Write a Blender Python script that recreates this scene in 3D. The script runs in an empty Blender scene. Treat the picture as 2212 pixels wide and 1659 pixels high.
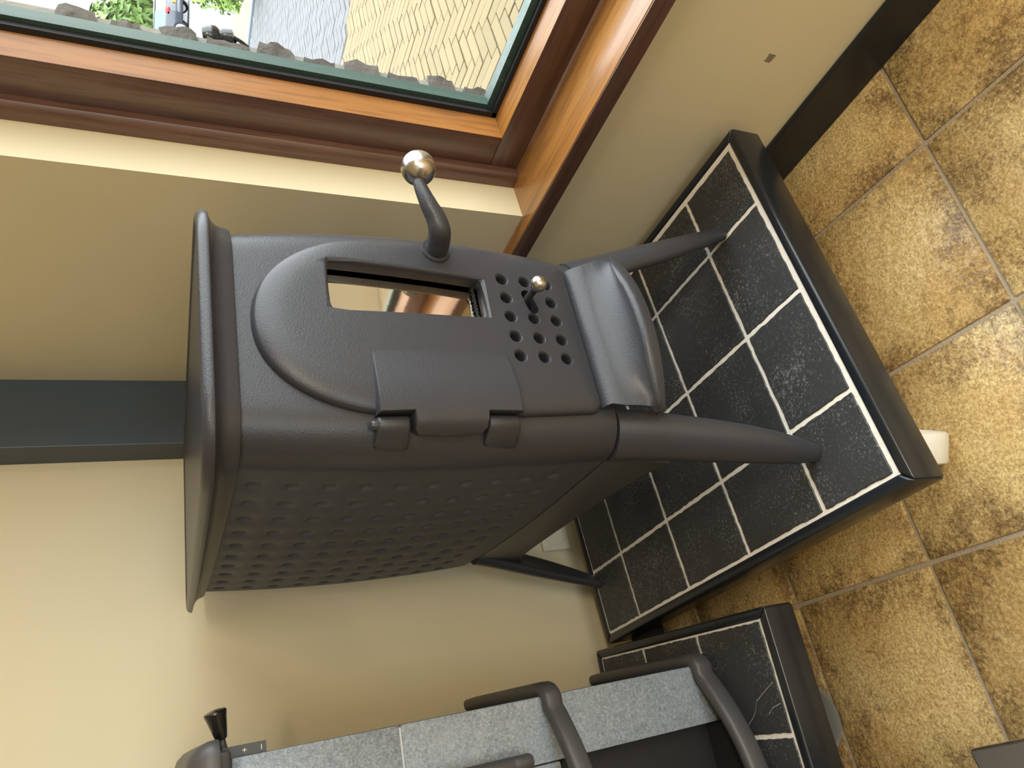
import bpy, bmesh, math, random
from mathutils import Vector, Matrix
random.seed(7)
PI = math.pi
sc = bpy.context.scene
COL = sc.collection

# ------------------------------------------------------------------ camera, world, light, exposure
cam_d = bpy.data.cameras.new('camera')
cam = bpy.data.objects.new('camera', cam_d)
COL.objects.link(cam)
cam_d.sensor_fit = 'HORIZONTAL'
cam_d.sensor_width = 36.0
cam_d.lens = 1610.78 / 2212 * 36.0
cam_d.clip_start = 0.02
cam_d.clip_end = 400
V_UPR_RIGHT = Vector((0.8440, -0.5363, 0.0059))
V_FWD = Vector((0.4843, 0.7573, -0.4382)).normalized()
V_DOWN = V_FWD.cross(V_UPR_RIGHT).normalized()          # the photograph was taken upright, stored a quarter turn round
V_UPR_RIGHT = V_DOWN.cross(V_FWD).normalized()
m = Matrix((V_DOWN, V_UPR_RIGHT, -V_FWD)).transposed().to_4x4()
m.translation = Vector((0, 0, 1.2395))
cam.matrix_world = m
sc.camera = cam

SKY = 8.4
world = bpy.data.worlds.new('overcast_sky')
sc.world = world
world.use_nodes = True
bg = world.node_tree.nodes['Background']
bg.inputs[0].default_value = (0.92, 0.97, 1.0, 1)
bg.inputs[1].default_value = SKY
sc.view_settings.view_transform = 'Standard'
sc.view_settings.look = 'None'
sc.view_settings.gamma = 1.0
sc.view_settings.use_curve_mapping = False
sc.view_settings.exposure = 0.0
sc.cycles.use_denoising = True
sc.cycles.max_bounces = 10
sc.cycles.diffuse_bounces = 6
sc.cycles.glossy_bounces = 5
sc.cycles.transparent_max_bounces = 16
sc.cycles.caustics_reflective = False
sc.cycles.caustics_refractive = False
sc.cycles.sample_clamp_indirect = 6.0


def portal(name, loc, rot, sx, sy):
    l = bpy.data.lights.new(name, 'AREA')
    l.shape = 'RECTANGLE'; l.size = sx; l.size_y = sy
    l.cycles.is_portal = True
    o = bpy.data.objects.new(name, l); COL.objects.link(o)
    o.location = loc; o.rotation_euler = rot
    return o


# room extents
RX0, RX1 = -4.4, 1.035
RY0, RY1 = -4.6, 1.69
RZ1 = 2.65
WY0, WY1, WZ0, WZ1 = -4.1, 0.974, 0.546, 2.4       # window in the right wall
portal('window_portal', (1.30, (WY0 + WY1) / 2, (WZ0 + WZ1) / 2), (0, PI / 2, 0), WZ1 - WZ0, WY1 - WY0)
SX0, SX1, SZ0, SZ1 = -3.6, -1.0, 0.35, 2.3            # unseen window added behind the camera to raise the room light
portal('added_window_portal', ((SX0 + SX1) / 2, RY0 - 0.12, (SZ0 + SZ1) / 2), (PI / 2, 0, 0), SX1 - SX0, SZ1 - SZ0)


def lamp(name, loc, sx, sy, power, col=(1.0, 0.89, 0.72)):
    l = bpy.data.lights.new(name, 'AREA')
    l.shape = 'RECTANGLE'; l.size = sx; l.size_y = sy; l.energy = power; l.color = col
    o = bpy.data.objects.new(name, l); COL.objects.link(o)
    o.location = loc
    return o


# unseen fill lights added to brighten the room (frames built further down)
FILL_PANELS = [(0.2, -2.6, 135), (-1.8, -1.3, 2.5), (-1.8, -3.2, 2.5)]
for px_, py_, w_ in FILL_PANELS:
    lamp('fill_light', (px_, py_, RZ1 - 0.05), 1.1, 0.55, w_)

# ------------------------------------------------------------------ helpers


class MB:
    """collects vertices and faces, builds one mesh object"""

    def __init__(self):
        self.v = []; self.f = []

    def add(self, verts, faces):
        n = len(self.v)
        self.v += [tuple(p) for p in verts]
        self.f += [tuple(i + n for i in f) for f in faces]
        return self

    def box(self, x0, x1, y0, y1, z0, z1):
        return self.add([(x0, y0, z0), (x1, y0, z0), (x1, y1, z0), (x0, y1, z0), (x0, y0, z1), (x1, y0, z1), (x1, y1, z1), (x0, y1, z1)],
                        [(3, 2, 1, 0), (4, 5, 6, 7), (0, 1, 5, 4), (1, 2, 6, 5), (2, 3, 7, 6), (3, 0, 4, 7)])

    def grid(self, rows, close_u=False, close_v=False, cap0=False, cap1=False):
        """rows: list of equal-length point lists"""
        n, k = len(rows), len(rows[0]); fs = []
        for i in range(n if close_v else n - 1):
            for j in range(k if close_u else k - 1):
                a = i * k + j; b = i * k + (j + 1) % k; i2 = (i + 1) % n
                fs.append((a, b, i2 * k + (j + 1) % k, i2 * k + j))
        if cap0: fs.append(tuple(range(k))[::-1])
        if cap1: fs.append(tuple((n - 1) * k + j for j in range(k)))
        return self.add([p for r in rows for p in r], fs)

    def prism(self, poly, axis, a, b):
        """extrude a 2D polygon along an axis (0,1,2) from a to b"""
        def mk(p, t):
            q = list(p); q.insert(axis, t); return q
        n = len(poly)
        vs = [mk(p, a) for p in poly] + [mk(p, b) for p in poly]
        fs = [tuple(range(n))[::-1], tuple(range(n, 2 * n))] + [(i, (i + 1) % n, n + (i + 1) % n, n + i) for i in range(n)]
        return self.add(vs, fs)

    def lathe(self, prof, seg=24, M=None, cap=True):
        rows = []
        for r, z in prof:
            rows.append([(r * math.cos(2 * PI * j / seg), r * math.sin(2 * PI * j / seg), z) for j in range(seg)])
        n = len(self.v)
        self.grid(rows, close_u=True, cap0=cap, cap1=cap)
        if M is not None:
            self.v[n:] = [tuple(M @ Vector(p)) for p in self.v[n:]]
        return self

    def tube(self, pts, rad, seg=12, up=(0, 0, 1), sq=2.0, cap=True):
        """sweep a (super)ellipse; rad: number, list of numbers or of (ra, rb)"""
        pts = [Vector(p) for p in pts]; rows = []; up = Vector(up)
        for i, p in enumerate(pts):
            t = (pts[min(i + 1, len(pts) - 1)] - pts[max(i - 1, 0)]).normalized()
            a = t.cross(up)
            if a.length < 1e-4: a = t.cross(Vector((1, 0, 0)))
            a.normalize(); b = a.cross(t).normalized()
            r = rad[i] if isinstance(rad, list) else rad
            ra, rb = r if isinstance(r, tuple) else (r, r)
            row = []
            for j in range(seg):
                c, s = math.cos(2 * PI * j / seg), math.sin(2 * PI * j / seg)
                c = math.copysign(abs(c) ** (2 / sq), c); s = math.copysign(abs(s) ** (2 / sq), s)
                row.append(p + a * (ra * c) + b * (rb * s))
            rows.append(row)
        return self.grid(rows, close_u=True, cap0=cap, cap1=cap)

    def xf(self, M):
        self.v = [tuple(M @ Vector(p)) for p in self.v]
        return self

    def mesh(self, name, mat, smooth=None, bevel=0.0, bseg=2):
        me = bpy.data.meshes.new(name)
        me.from_pydata(self.v, [], self.f)
        bm = bmesh.new(); bm.from_mesh(me)
        bmesh.ops.remove_doubles(bm, verts=bm.verts, dist=1e-6)
        bmesh.ops.recalc_face_normals(bm, faces=bm.faces)
        if bevel:
            es = [e for e in bm.edges if len(e.link_faces) == 2 and e.calc_face_angle(0) > math.radians(30)]
            bmesh.ops.bevel(bm, geom=es, offset=bevel, offset_type='OFFSET', segments=bseg, profile=0.5, affect='EDGES', clamp_overlap=True)
        bm.to_mesh(me); bm.free()
        if mat: me.materials.append(mat)
        if smooth:
            me.shade_smooth()
            me.set_sharp_from_angle(angle=math.radians(smooth))
        return me

    def build(self, name, mat, parent=None, smooth=None, bevel=0.0, bseg=2):
        return link(name, self.mesh(name, mat, smooth, bevel, bseg), parent)


def link(name, me, parent=None, loc=None):
    o = bpy.data.objects.new(name, me); COL.objects.link(o)
    if parent is not None: o.parent = parent
    if loc is not None: o.location = loc
    return o


def empty(name, loc=(0, 0, 0), rz=0.0, parent=None):
    o = bpy.data.objects.new(name, None); COL.objects.link(o)
    o.location = loc; o.rotation_euler = (0, 0, rz); o.empty_display_size = 0.05
    if parent is not None: o.parent = parent
    return o


def tag(o, label, cat, group=None):
    o['label'] = label; o['category'] = cat
    if group: o['group'] = group
    return o


def structure(o):
    o['kind'] = 'structure'; return o


def spline(pts, rads, sub=6):
    P, Q = [], []
    for i in range(len(pts) - 1):
        p0, p1, p2, p3 = pts[max(i - 1, 0)], pts[i], pts[i + 1], pts[min(i + 2, len(pts) - 1)]
        for k in range(sub):
            t = k / sub
            P.append(.5 * ((2 * p1) + (p2 - p0) * t + (2 * p0 - 5 * p1 + 4 * p2 - p3) * t * t + (3 * p1 - 3 * p2 + p3 - p0) * t ** 3))
            Q.append(rads[i] + (rads[i + 1] - rads[i]) * t)
    P.append(pts[-1]); Q.append(rads[-1])
    return P, Q


def align(p, d, spin=None):
    """matrix taking +Z to direction d at point p"""
    d = Vector(d).normalized()
    M = d.to_track_quat('Z', 'Y').to_matrix().to_4x4()
    M.translation = Vector(p)
    return M


# ------------------------------------------------------------------ materials


def new_mat(name):
    mt = bpy.data.materials.new(name); mt.use_nodes = True
    nt = mt.node_tree
    return mt, nt, nt.nodes['Principled BSDF']


def N(nt, typ, **kw):
    n = nt.nodes.new(typ)
    for k, v in kw.items():
        if k in n.inputs.keys(): n.inputs[k].default_value = v
        else: setattr(n, k, v)
    return n


def coords(nt, kind='Object', scale=(1, 1, 1), jitter=0.0):
    tc = nt.nodes.new('ShaderNodeTexCoord')
    src = tc.outputs[kind]
    if kind == 'World':
        pass
    mp = nt.nodes.new('ShaderNodeMapping'); mp.inputs['Scale'].default_value = scale
    nt.links.new(src, mp.inputs['Vector'])
    if jitter:
        oi = nt.nodes.new('ShaderNodeObjectInfo')
        mu = N(nt, 'ShaderNodeMath', operation='MULTIPLY'); mu.inputs[1].default_value = jitter
        nt.links.new(oi.outputs['Random'], mu.inputs[0])
        cx = nt.nodes.new('ShaderNodeCombineXYZ')
        for i in range(3): nt.links.new(mu.outputs[0], cx.inputs[i])
        nt.links.new(cx.outputs[0], mp.inputs['Location'])
    return mp.outputs[0]


def noise(nt, vec, scale, detail=3.0, rough=0.55, dist=0.0):
    n = N(nt, 'ShaderNodeTexNoise', Scale=scale, Detail=detail, Roughness=rough, Distortion=dist)
    nt.links.new(vec, n.inputs['Vector'])
    return n.outputs[0]


def ramp(nt, fac, stops):
    r = nt.nodes.new('ShaderNodeValToRGB'); e = r.color_ramp.elements
    while len(e) < len(stops): e.new(0.5)
    for i, (p, c) in enumerate(stops):
        e[i].position = p; e[i].color = (c[0], c[1], c[2], 1) if not isinstance(c, (int, float)) else (c, c, c, 1)
    nt.links.new(fac, r.inputs[0])
    return r.outputs[0]


def mix(nt, fac, a, b, mode='MIX'):
    n = N(nt, 'ShaderNodeMix', data_type='RGBA', blend_type=mode)
    for sock, v in ((n.inputs[0], fac), (n.inputs[6], a), (n.inputs[7], b)):
        if isinstance(v, (int, float)): sock.default_value = v
        elif isinstance(v, tuple): sock.default_value = (v[0], v[1], v[2], 1)
        else: nt.links.new(v, sock)
    return n.outputs[2]


def bump(nt, bsdf, height, strength=0.3, dist=0.002, prev=None):
    b = N(nt, 'ShaderNodeBump', Strength=strength, Distance=dist)
    nt.links.new(height, b.inputs['Height'])
    if prev is not None: nt.links.new(prev, b.inputs['Normal'])
    nt.links.new(b.outputs[0], bsdf.inputs['Normal'])
    return b.outputs[0]


def plain(name, col, rough=0.5, metal=0.0, spec=0.5, bump_scale=None, bump_str=0.2, bump_dist=0.001, var=0.0, coat=0.0):
    mt, nt, b = new_mat(name)
    b.inputs['Base Color'].default_value = (*col, 1)
    b.inputs['Roughness'].default_value = rough
    b.inputs['Metallic'].default_value = metal
    b.inputs['Specular IOR Level'].default_value = spec
    b.inputs['Coat Weight'].default_value = coat
    vec = coords(nt)
    if bump_scale:
        bump(nt, b, noise(nt, vec, bump_scale, 2.0), bump_str, bump_dist)
    if var:
        f = noise(nt, vec, 3.0, 3.0)
        nt.links.new(mix(nt, f, tuple(c * (1 - var) for c in col), tuple(c * (1 + var) for c in col)), b.inputs['Base Color'])
    return mt


M = {}
M['iron'] = plain('cast_iron_paint', (0.036, 0.0372, 0.0440), 0.33, 0.0, 0.37, 480.0, 0.42, 0.0009, 0.06)
M['iron2'] = plain('hoop_iron_paint', (0.062, 0.060, 0.062), 0.45, 0.0, 0.5, 300.0, 0.25, 0.0008)
M['side_iron'] = plain('side_panel_paint', (0.052, 0.057, 0.072), 0.55, 0.0, 0.5, 260.0, 0.15, 0.0006)
M['matte_black'] = plain('matte_black', (0.006, 0.006, 0.007), 0.7)
M['bakelite'] = plain('black_bakelite', (0.008, 0.008, 0.009), 0.22, coat=0.3)
M['dark_plate'] = plain('dark_scale_plate', (0.045, 0.05, 0.055), 0.4)
M['ivory'] = plain('ivory_print', (0.75, 0.68, 0.52), 0.6)
M['black_paint'] = plain('black_gloss_paint', (0.013, 0.0155, 0.0195), 0.24, 0, 0.42, 60.0, 0.12, 0.001, 0.2)
M['box_paint'] = plain('blue_black_paint', (0.042, 0.060, 0.082), 0.38, 0, 0.5, 40.0, 0.08, 0.001, 0.15)
M['white_grout'] = plain('white_grout', (0.78, 0.74, 0.68), 0.85, 0, 0.3, 120.0, 0.8, 0.002, 0.12)
M['floor_grout'] = plain('floor_grout', (0.40, 0.34, 0.26), 0.9, 0, 0.3, 200.0, 0.9, 0.002, 0.25)
M['joint'] = plain('lit_groove_stone', (0.52, 0.55, 0.57), 0.7)  # paler than the stone: light caught in the V-groove is coloured in
M['white_plastic'] = plain('white_plastic', (0.72, 0.70, 0.63), 0.4, var=0.1)
M['grey_plastic'] = plain('grey_plastic', (0.16, 0.17, 0.165), 0.5, var=0.15)
M['gasket'] = plain('black_rubber', (0.010, 0.011, 0.014), 0.6)
M['socket'] = plain('socket_plastic', (0.72, 0.68, 0.55), 0.35)
M['asphalt'] = plain('pale_asphalt', (0.125, 0.125, 0.125), 0.9, 0, 0.3, 20.0, 0.2, 0.01, 0.08)
M['kerb'] = plain('blue_grey_kerb', (0.07, 0.085, 0.10), 0.8)
M['tan_strip'] = plain('tan_paving', (0.130, 0.10, 0.058), 0.9, var=0.1)
M['joint_sand'] = plain('joint_sand', (0.080, 0.060, 0.026), 1.0)
M['grey_joint'] = plain('grey_joint', (0.08, 0.08, 0.083), 1.0)
M['mortar'] = plain('pale_mortar', (0.22, 0.205, 0.18), 0.95, 0, 0.2, 60.0, 0.6, 0.004)
M['car_paint'] = plain('dark_blue_car_paint', (0.03, 0.035, 0.05), 0.25, 0.2, 0.5, coat=0.5)
M['car_glass'] = plain('car_glass', (0.10, 0.15, 0.15), 0.1)
M['tyre'] = plain('tyre', (0.01, 0.01, 0.01), 0.8)
M['alloy'] = plain('alloy', (0.4, 0.4, 0.42), 0.3, 0.8)
M['red_lens'] = plain('red_lens', (0.5, 0.02, 0.03), 0.2)
M['yellow_plate'] = plain('yellow_plate', (0.42, 0.24, 0.01), 0.4)
M['bark'] = plain('bark', (0.06, 0.045, 0.03), 0.9, 0, 0.3, 30.0, 0.6, 0.01)
M['ceiling'] = plain('ceiling_paint', (0.78, 0.74, 0.62), 0.8)


def wall_paint(name, base):
    mt, nt, b = new_mat(name)
    v = coords(nt)
    c = mix(nt, noise(nt, v, 2.2, 3), tuple(x * 0.95 for x in base), tuple(min(1, x * 1.04) for x in base))
    nt.links.new(c, b.inputs['Base Color'])
    b.inputs['Roughness'].default_value = 0.42
    b.inputs['Specular IOR Level'].default_value = 0.35
    bump(nt, b, noise(nt, v, 220.0, 2), 0.10, 0.0006)
    return mt


M['wall'] = wall_paint('cream_wall_paint', (0.66, 0.588, 0.405))


M['left_wall'] = wall_paint('bounce_cut_wall_paint', (0.20, 0.155, 0.11))  # unseen wall made dark to cut bounce onto the right wall


def wood(name, axis, cols=((0.26, 0.105, 0.026), (0.40, 0.175, 0.040), (0.52, 0.25, 0.060))):
    mt, nt, b = new_mat(name)
    s = [26.0, 26.0, 26.0]; s[axis] = 1.3
    v = coords(nt, scale=tuple(s))
    s2 = [170.0, 170.0, 170.0]; s2[axis] = 9.0
    v2 = coords(nt, scale=tuple(s2))
    f = noise(nt, v, 1.0, 5.0, 0.6, 1.0)
    fine = noise(nt, v2, 1.0, 2.0, 0.5)
    c = ramp(nt, f, [(0.25, cols[0]), (0.5, cols[1]), (0.78, cols[2])])
    c = mix(nt, ramp(nt, fine, [(0.36, 0.55), (0.5, 1.0)]), tuple(x * 0.62 for x in cols[0]), c)
    nt.links.new(c, b.inputs['Base Color'])
    b.inputs['Roughness'].default_value = 0.36
    b.inputs['Coat Weight'].default_value = 0.5
    b.inputs['Coat Roughness'].default_value = 0.2
    bump(nt, b, fine, 0.12, 0.0005)
    return mt


DARK_W = [(0.085, 0.042, 0.030), (0.125, 0.064, 0.046), (0.165, 0.088, 0.064)]
M['dark_y'] = wood('dark_stained_wood_long', 1, DARK_W)
M['dark_z'] = wood('dark_stained_wood_upright', 2, DARK_W)
M['wood_y'] = wood('varnished_wood_long', 1)
M['wood_z'] = wood('varnished_wood_upright', 2)


def green_paint():
    mt, nt, b = new_mat('weathered_green_paint')
    v = coords(nt, scale=(60, 60, 4))
    f = noise(nt, v, 1.0, 5, 0.7)
    nt.links.new(ramp(nt, f, [(0.3, (0.026, 0.055, 0.045)), (0.62, (0.042, 0.085, 0.070)), (0.74, (0.16, 0.22, 0.20))]), b.inputs['Base Color'])
    b.inputs['Roughness'].default_value = 0.5
    return mt


M['green'] = green_paint()


def floor_tile_mat():
    mt, nt, b = new_mat('mottled_floor_tile')
    v = coords(nt, jitter=37.0)
    big = noise(nt, v, 4.0, 4.0, 0.6, 0.4)
    mid = noise(nt, v, 11.0, 5.0, 0.65, 0.3)
    fin = noise(nt, v, 130.0, 5.0, 0.82, 0.6)
    c1 = mix(nt, ramp(nt, big, [(0.30, 0.0), (0.62, 1.0)]), (0.62, 0.43, 0.175), (0.80, 0.66, 0.335))
    # a finer, warmer grain all over
    c1 = mix(nt, ramp(nt, noise(nt, v, 210.0, 3.0, 0.7, 0.5), [(0.40, 0.75), (0.62, 0.0)]), c1, (0.34, 0.205, 0.075))
    # browner towards the fired edges of each tile
    tc = nt.nodes.new('ShaderNodeTexCoord'); sp = nt.nodes.new('ShaderNodeSeparateXYZ'); nt.links.new(tc.outputs['Generated'], sp.inputs[0])
    ed = []
    for i in (0, 1):
        a = N(nt, 'ShaderNodeMath', operation='SUBTRACT'); nt.links.new(sp.outputs[i], a.inputs[0]); a.inputs[1].default_value = 0.5
        ab = N(nt, 'ShaderNodeMath', operation='ABSOLUTE'); nt.links.new(a.outputs[0], ab.inputs[0]); ed.append(ab.outputs[0])
    mx = N(nt, 'ShaderNodeMath', operation='MAXIMUM'); nt.links.new(ed[0], mx.inputs[0]); nt.links.new(ed[1], mx.inputs[1])
    edge = ramp(nt, mx.outputs[0], [(0.20, 0.0), (0.5, 0.16)])
    # dark speckle: fine grain gathered by the larger cloud
    a1 = N(nt, 'ShaderNodeMath', operation='MULTIPLY_ADD'); a1.inputs[1].default_value = 0.85
    nt.links.new(mid, a1.inputs[0]); nt.links.new(edge, a1.inputs[2])
    a2 = N(nt, 'ShaderNodeMath', operation='ADD'); nt.links.new(a1.outputs[0], a2.inputs[0]); nt.links.new(fin, a2.inputs[1])
    mr = N(nt, 'ShaderNodeMapRange'); mr.inputs[1].default_value = 0.98; mr.inputs[2].default_value = 1.22; mr.inputs[3].default_value = 0.0; mr.inputs[4].default_value = 0.85
    nt.links.new(a2.outputs[0], mr.inputs[0])
    c2 = mix(nt, mr.outputs[0], c1, (0.105, 0.058, 0.026))
    nt.links.new(c2, b.inputs['Base Color'])
    b.inputs['Roughness'].default_value = 0.34
    b.inputs['Specular IOR Level'].default_value = 0.5
    p = bump(nt, b, noise(nt, v, 42.0, 3.0, 0.5), 0.55, 0.006)
    bump(nt, b, noise(nt, v, 130.0, 2.0, 0.5), 0.28, 0.0025, p)
    return mt


M['floor_tile'] = floor_tile_mat()


def slate_mat():
    mt, nt, b = new_mat('dusty_slate_tile')
    v = coords(nt, jitter=19.0)
    cl = noise(nt, v, 9.0, 3.0, 0.6)
    sp = noise(nt, v, 230.0, 4.0, 0.7, 0.3)
    ad = N(nt, 'ShaderNodeMath', operation='MULTIPLY_ADD'); ad.inputs[1].default_value = 0.35
    nt.links.new(cl, ad.inputs[0]); nt.links.new(sp, ad.inputs[2])
    f = ramp(nt, ad.outputs[0], [(0.73, 0.0), (0.88, 0.75)])
    base = mix(nt, noise(nt, v, 5.0, 4.0), (0.020, 0.021, 0.023), (0.042, 0.044, 0.047))
    nt.links.new(mix(nt, f, base, (0.22, 0.23, 0.24)), b.inputs['Base Color'])
    b.inputs['Roughness'].default_value = 0.52
    bump(nt, b, noise(nt, v, 45.0, 4.0, 0.6), 0.2, 0.003)
    return mt


M['slate'] = slate_mat()


def soapstone_mat():
    mt, nt, b = new_mat('speckled_soapstone')
    v = coords(nt)
    f = noise(nt, v, 240.0, 5.0, 0.8, 0.6)
    g = noise(nt, v, 9.0, 4.0, 0.6, 1.5)
    c = ramp(nt, f, [(0.32, (0.105, 0.130, 0.155)), (0.5, (0.215, 0.250, 0.285)), (0.68, (0.40, 0.44, 0.49))])
    nt.links.new(mix(nt, ramp(nt, g, [(0.4, 0.0), (0.75, 0.35)]), c, (0.34, 0.385, 0.43)), b.inputs['Base Color'])
    b.inputs['Roughness'].default_value = 0.45
    return mt


M['soapstone'] = soapstone_mat()


def brushed(name, col, axis, rough=0.28, sc_=300.0):
    mt, nt, b = new_mat(name)
    s = [sc_] * 3; s[axis] = 4.0
    v = coords(nt, scale=tuple(s))
    f = noise(nt, v, 1.0, 2.0)
    nt.links.new(mix(nt, f, tuple(c * 0.8 for c in col), col), b.inputs['Base Color'])
    b.inputs['Metallic'].default_value = 1.0
    nt.links.new(ramp(nt, f, [(0.2, rough * 0.8), (0.8, rough * 1.3)]), b.inputs['Roughness'])
    bump(nt, b, f, 0.05, 0.0002)
    return mt


M['steel'] = brushed('brushed_steel', (0.42, 0.38, 0.35), 0, 0.34)
M['ball_steel'] = brushed('polished_ball_steel', (0.55, 0.52, 0.49), 2, 0.24, 160.0)


def pane_mat():
    mt, nt, b = new_mat('window_glass')
    nt.nodes.remove(b)
    tr = nt.nodes.new('ShaderNodeBsdfTransparent'); tr.inputs[0].default_value = (0.97, 0.985, 0.98, 1)
    gl = nt.nodes.new('ShaderNodeBsdfGlossy'); gl.inputs['Roughness'].default_value = 0.0
    lw = nt.nodes.new('ShaderNodeLayerWeight')
    pw_ = N(nt, 'ShaderNodeMath', operation='POWER'); pw_.inputs[1].default_value = 5.0
    nt.links.new(lw.outputs['Facing'], pw_.inputs[0])
    fr = N(nt, 'ShaderNodeMath', operation='MULTIPLY_ADD'); fr.inputs[1].default_value = 0.9; fr.inputs[2].default_value = 0.035
    nt.links.new(pw_.outputs[0], fr.inputs[0])
    ms = nt.nodes.new('ShaderNodeMixShader')
    nt.links.new(fr.outputs[0], ms.inputs[0]); nt.links.new(tr.outputs[0], ms.inputs[1]); nt.links.new(gl.outputs[0], ms.inputs[2])
    nt.links.new(ms.outputs[0], nt.nodes['Material Output'].inputs[0])
    return mt


M['pane'] = pane_mat()


def stove_glass():
    mt, nt, b = new_mat('coated_stove_glass')
    b.inputs['Base Color'].default_value = (0.62, 0.53, 0.43, 1)
    b.inputs['Metallic'].default_value = 1.0
    b.inputs['Roughness'].default_value = 0.045
    bump(nt, b, noise(nt, coords(nt, scale=(60, 60, 9)), 1.0, 2.0), 0.05, 0.0006)
    return mt


M['stove_glass'] = stove_glass()


def varied(name, cols, rough=0.9, scale=3.0, bstr=0.0, bscale=80, bdist=0.002):
    """colour differs from piece to piece and slightly inside each"""
    mt, nt, b = new_mat(name)
    oi = nt.nodes.new('ShaderNodeObjectInfo')
    c = ramp(nt, oi.outputs['Random'], [(i / max(1, len(cols) - 1), c) for i, c in enumerate(cols)])
    v = coords(nt, jitter=11.0)
    c = mix(nt, 0.35, c, ramp(nt, noise(nt, v, scale * 6, 4.0), [(0.3, cols[0]), (0.7, cols[-1])]))
    nt.links.new(c, b.inputs['Base Color'])
    b.inputs['Roughness'].default_value = rough
    if bstr: bump(nt, b, noise(nt, v, bscale, 4.0), bstr, bdist)
    return mt


M['yellow_brick'] = varied('yellow_paving_brick', [(0.108, 0.079, 0.034), (0.118, 0.087, 0.038), (0.130, 0.096, 0.043)])
M['grey_paver'] = varied('grey_concrete_paver', [(0.068, 0.066, 0.069), (0.080, 0.078, 0.081)])
M['stone'] = varied('rough_brown_stone', [(0.06, 0.05, 0.042), (0.09, 0.078, 0.066)], 0.95, 5.0, 0.9, 70, 0.006)


def leaf_mat(name, cols):
    mt, nt, b = new_mat(name)
    v = coords(nt)
    f = noise(nt, v, 1.7, 4.0, 0.7)
    nt.links.new(ramp(nt, f, [(0.3, cols[0]), (0.5, cols[1]), (0.7, cols[2])]), b.inputs['Base Color'])
    b.inputs['Roughness'].default_value = 0.5
    b.inputs['Subsurface Weight'].default_value = 0.0
    return mt


M['leaf_hedge'] = leaf_mat('hedge_leaves', [(0.05, 0.105, 0.018), (0.09, 0.165, 0.03), (0.155, 0.24, 0.06)])
M['leaf_shrub'] = leaf_mat('shrub_leaves', [(0.07, 0.14, 0.012), (0.135, 0.22, 0.02), (0.21, 0.285, 0.04)])

# ------------------------------------------------------------------ room shell
# floor: slab in joint colour, tiles on it as parts
fl = structure(MB().box(RX0 - 0.1, 1.3, RY0 - 0.1, RY1 + 0.5, -0.12, -0.004).build('floor', M['floor_grout']))
TS = 0.33294
FO = Vector((0.836, 0.503)); FA = Vector((-0.9964, 0.0850)).normalized(); FB = Vector((0.0850, 0.9964)).normalized()
g = 0.0042
tb = MB().box(-TS / 2 + g, TS / 2 - g, -TS / 2 + g, TS / 2 - g, -0.012, 0.0)
tile_me = tb.mesh('floor_tile', M['floor_tile'], 40, 0.0022, 2)
tile_rot = math.atan2(-FA.y, -FA.x)
for i in range(-2, 14):
    for j in range(-16, 5):
        c = FO + FA * (TS * (i + 0.5)) + FB * (TS * (j + 0.5))
        if -1.6 < c.x < 1.18 and -0.9 < c.y < 2.0:
            o = link('tile', tile_me, fl, (c.x, c.y, random.uniform(-0.0006, 0.0006)))
            o.rotation_euler = (random.uniform(-.0015, .0015), random.uniform(-.0015, .0015), tile_rot + PI * random.randint(0, 1))
            # keep every tile's fired pattern different: object random drives the texture offset
# floor beyond the tiled area near the lens: same tiles joined
fm = MB()
for i in range(-2, 18):
    for j in range(-17, 5):
        c = FO + FA * (TS * (i + 0.5)) + FB * (TS * (j + 0.5))
        if not (-1.6 < c.x < 1.18 and -0.9 < c.y < 2.0) and RX0 < c.x < 1.18 and RY0 < c.y < 2.0:
            q = [c + FA * (a * (TS / 2 - g)) + FB * (b_ * (TS / 2 - g)) for a, b_ in ((-1, -1), (1, -1), (1, 1), (-1, 1))]
            n = len(fm.v)
            fm.v += [(p.x, p.y, 0.0) for p in q] + [(p.x, p.y, -0.012) for p in q]
            fm.f += [(n + 3, n + 2, n + 1, n)] + [(n + k, n + (k + 1) % 4, n + 4 + (k + 1) % 4, n + 4 + k) for k in range(4)]
o = fm.build('tile_field', M['floor_tile'], fl); o['kind'] = 'stuff'

structure(MB().box(RX0 - 0.1, 1.4, RY0 - 0.1, RY1 + 0.5, RZ1, RZ1 + 0.1).build('ceiling', M['ceiling']))
WR = math.radians(-3.0)                                   # the back wall runs very slightly out of square
wb = structure(MB().box(-5.4, 0.36, 0, 0.15, -0.05, RZ1).build('wall_back', M['wall']))
wb.location = (0.868, RY1, 0); wb.rotation_euler = (0, 0, WR)
structure(MB().box(RX0 - 0.15, RX0, RY0 - 0.1, RY1 + 0.45, -0.05, RZ1).build('wall_left', M['left_wall']))
wf = MB()
for x0, x1, z0, z1 in ((RX0, SX0, 0, RZ1), (SX1, RX1, 0, RZ1), (SX0, SX1, 0, SZ0), (SX0, SX1, SZ1, RZ1)):
    wf.box(x0, x1, RY0 - 0.15, RY0, z0, z1)
structure(wf.build('wall_front', M['wall']))
# right wall with the window opening (plaster leaf)
XW, XO = RX1, 1.23
wr = MB()
wr.box(XW, XO, WY1, RY1, -0.05, RZ1)
wr.box(XW, XO, RY0, WY0, -0.05, RZ1)
wr.box(XW, XO, WY0, WY1, -0.05, WZ0 - 0.034)
wr.box(XW, XO, WY0, WY1, WZ1, RZ1)
wall_r = structure(wr.build('wall_right', M['wall']))
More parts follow.
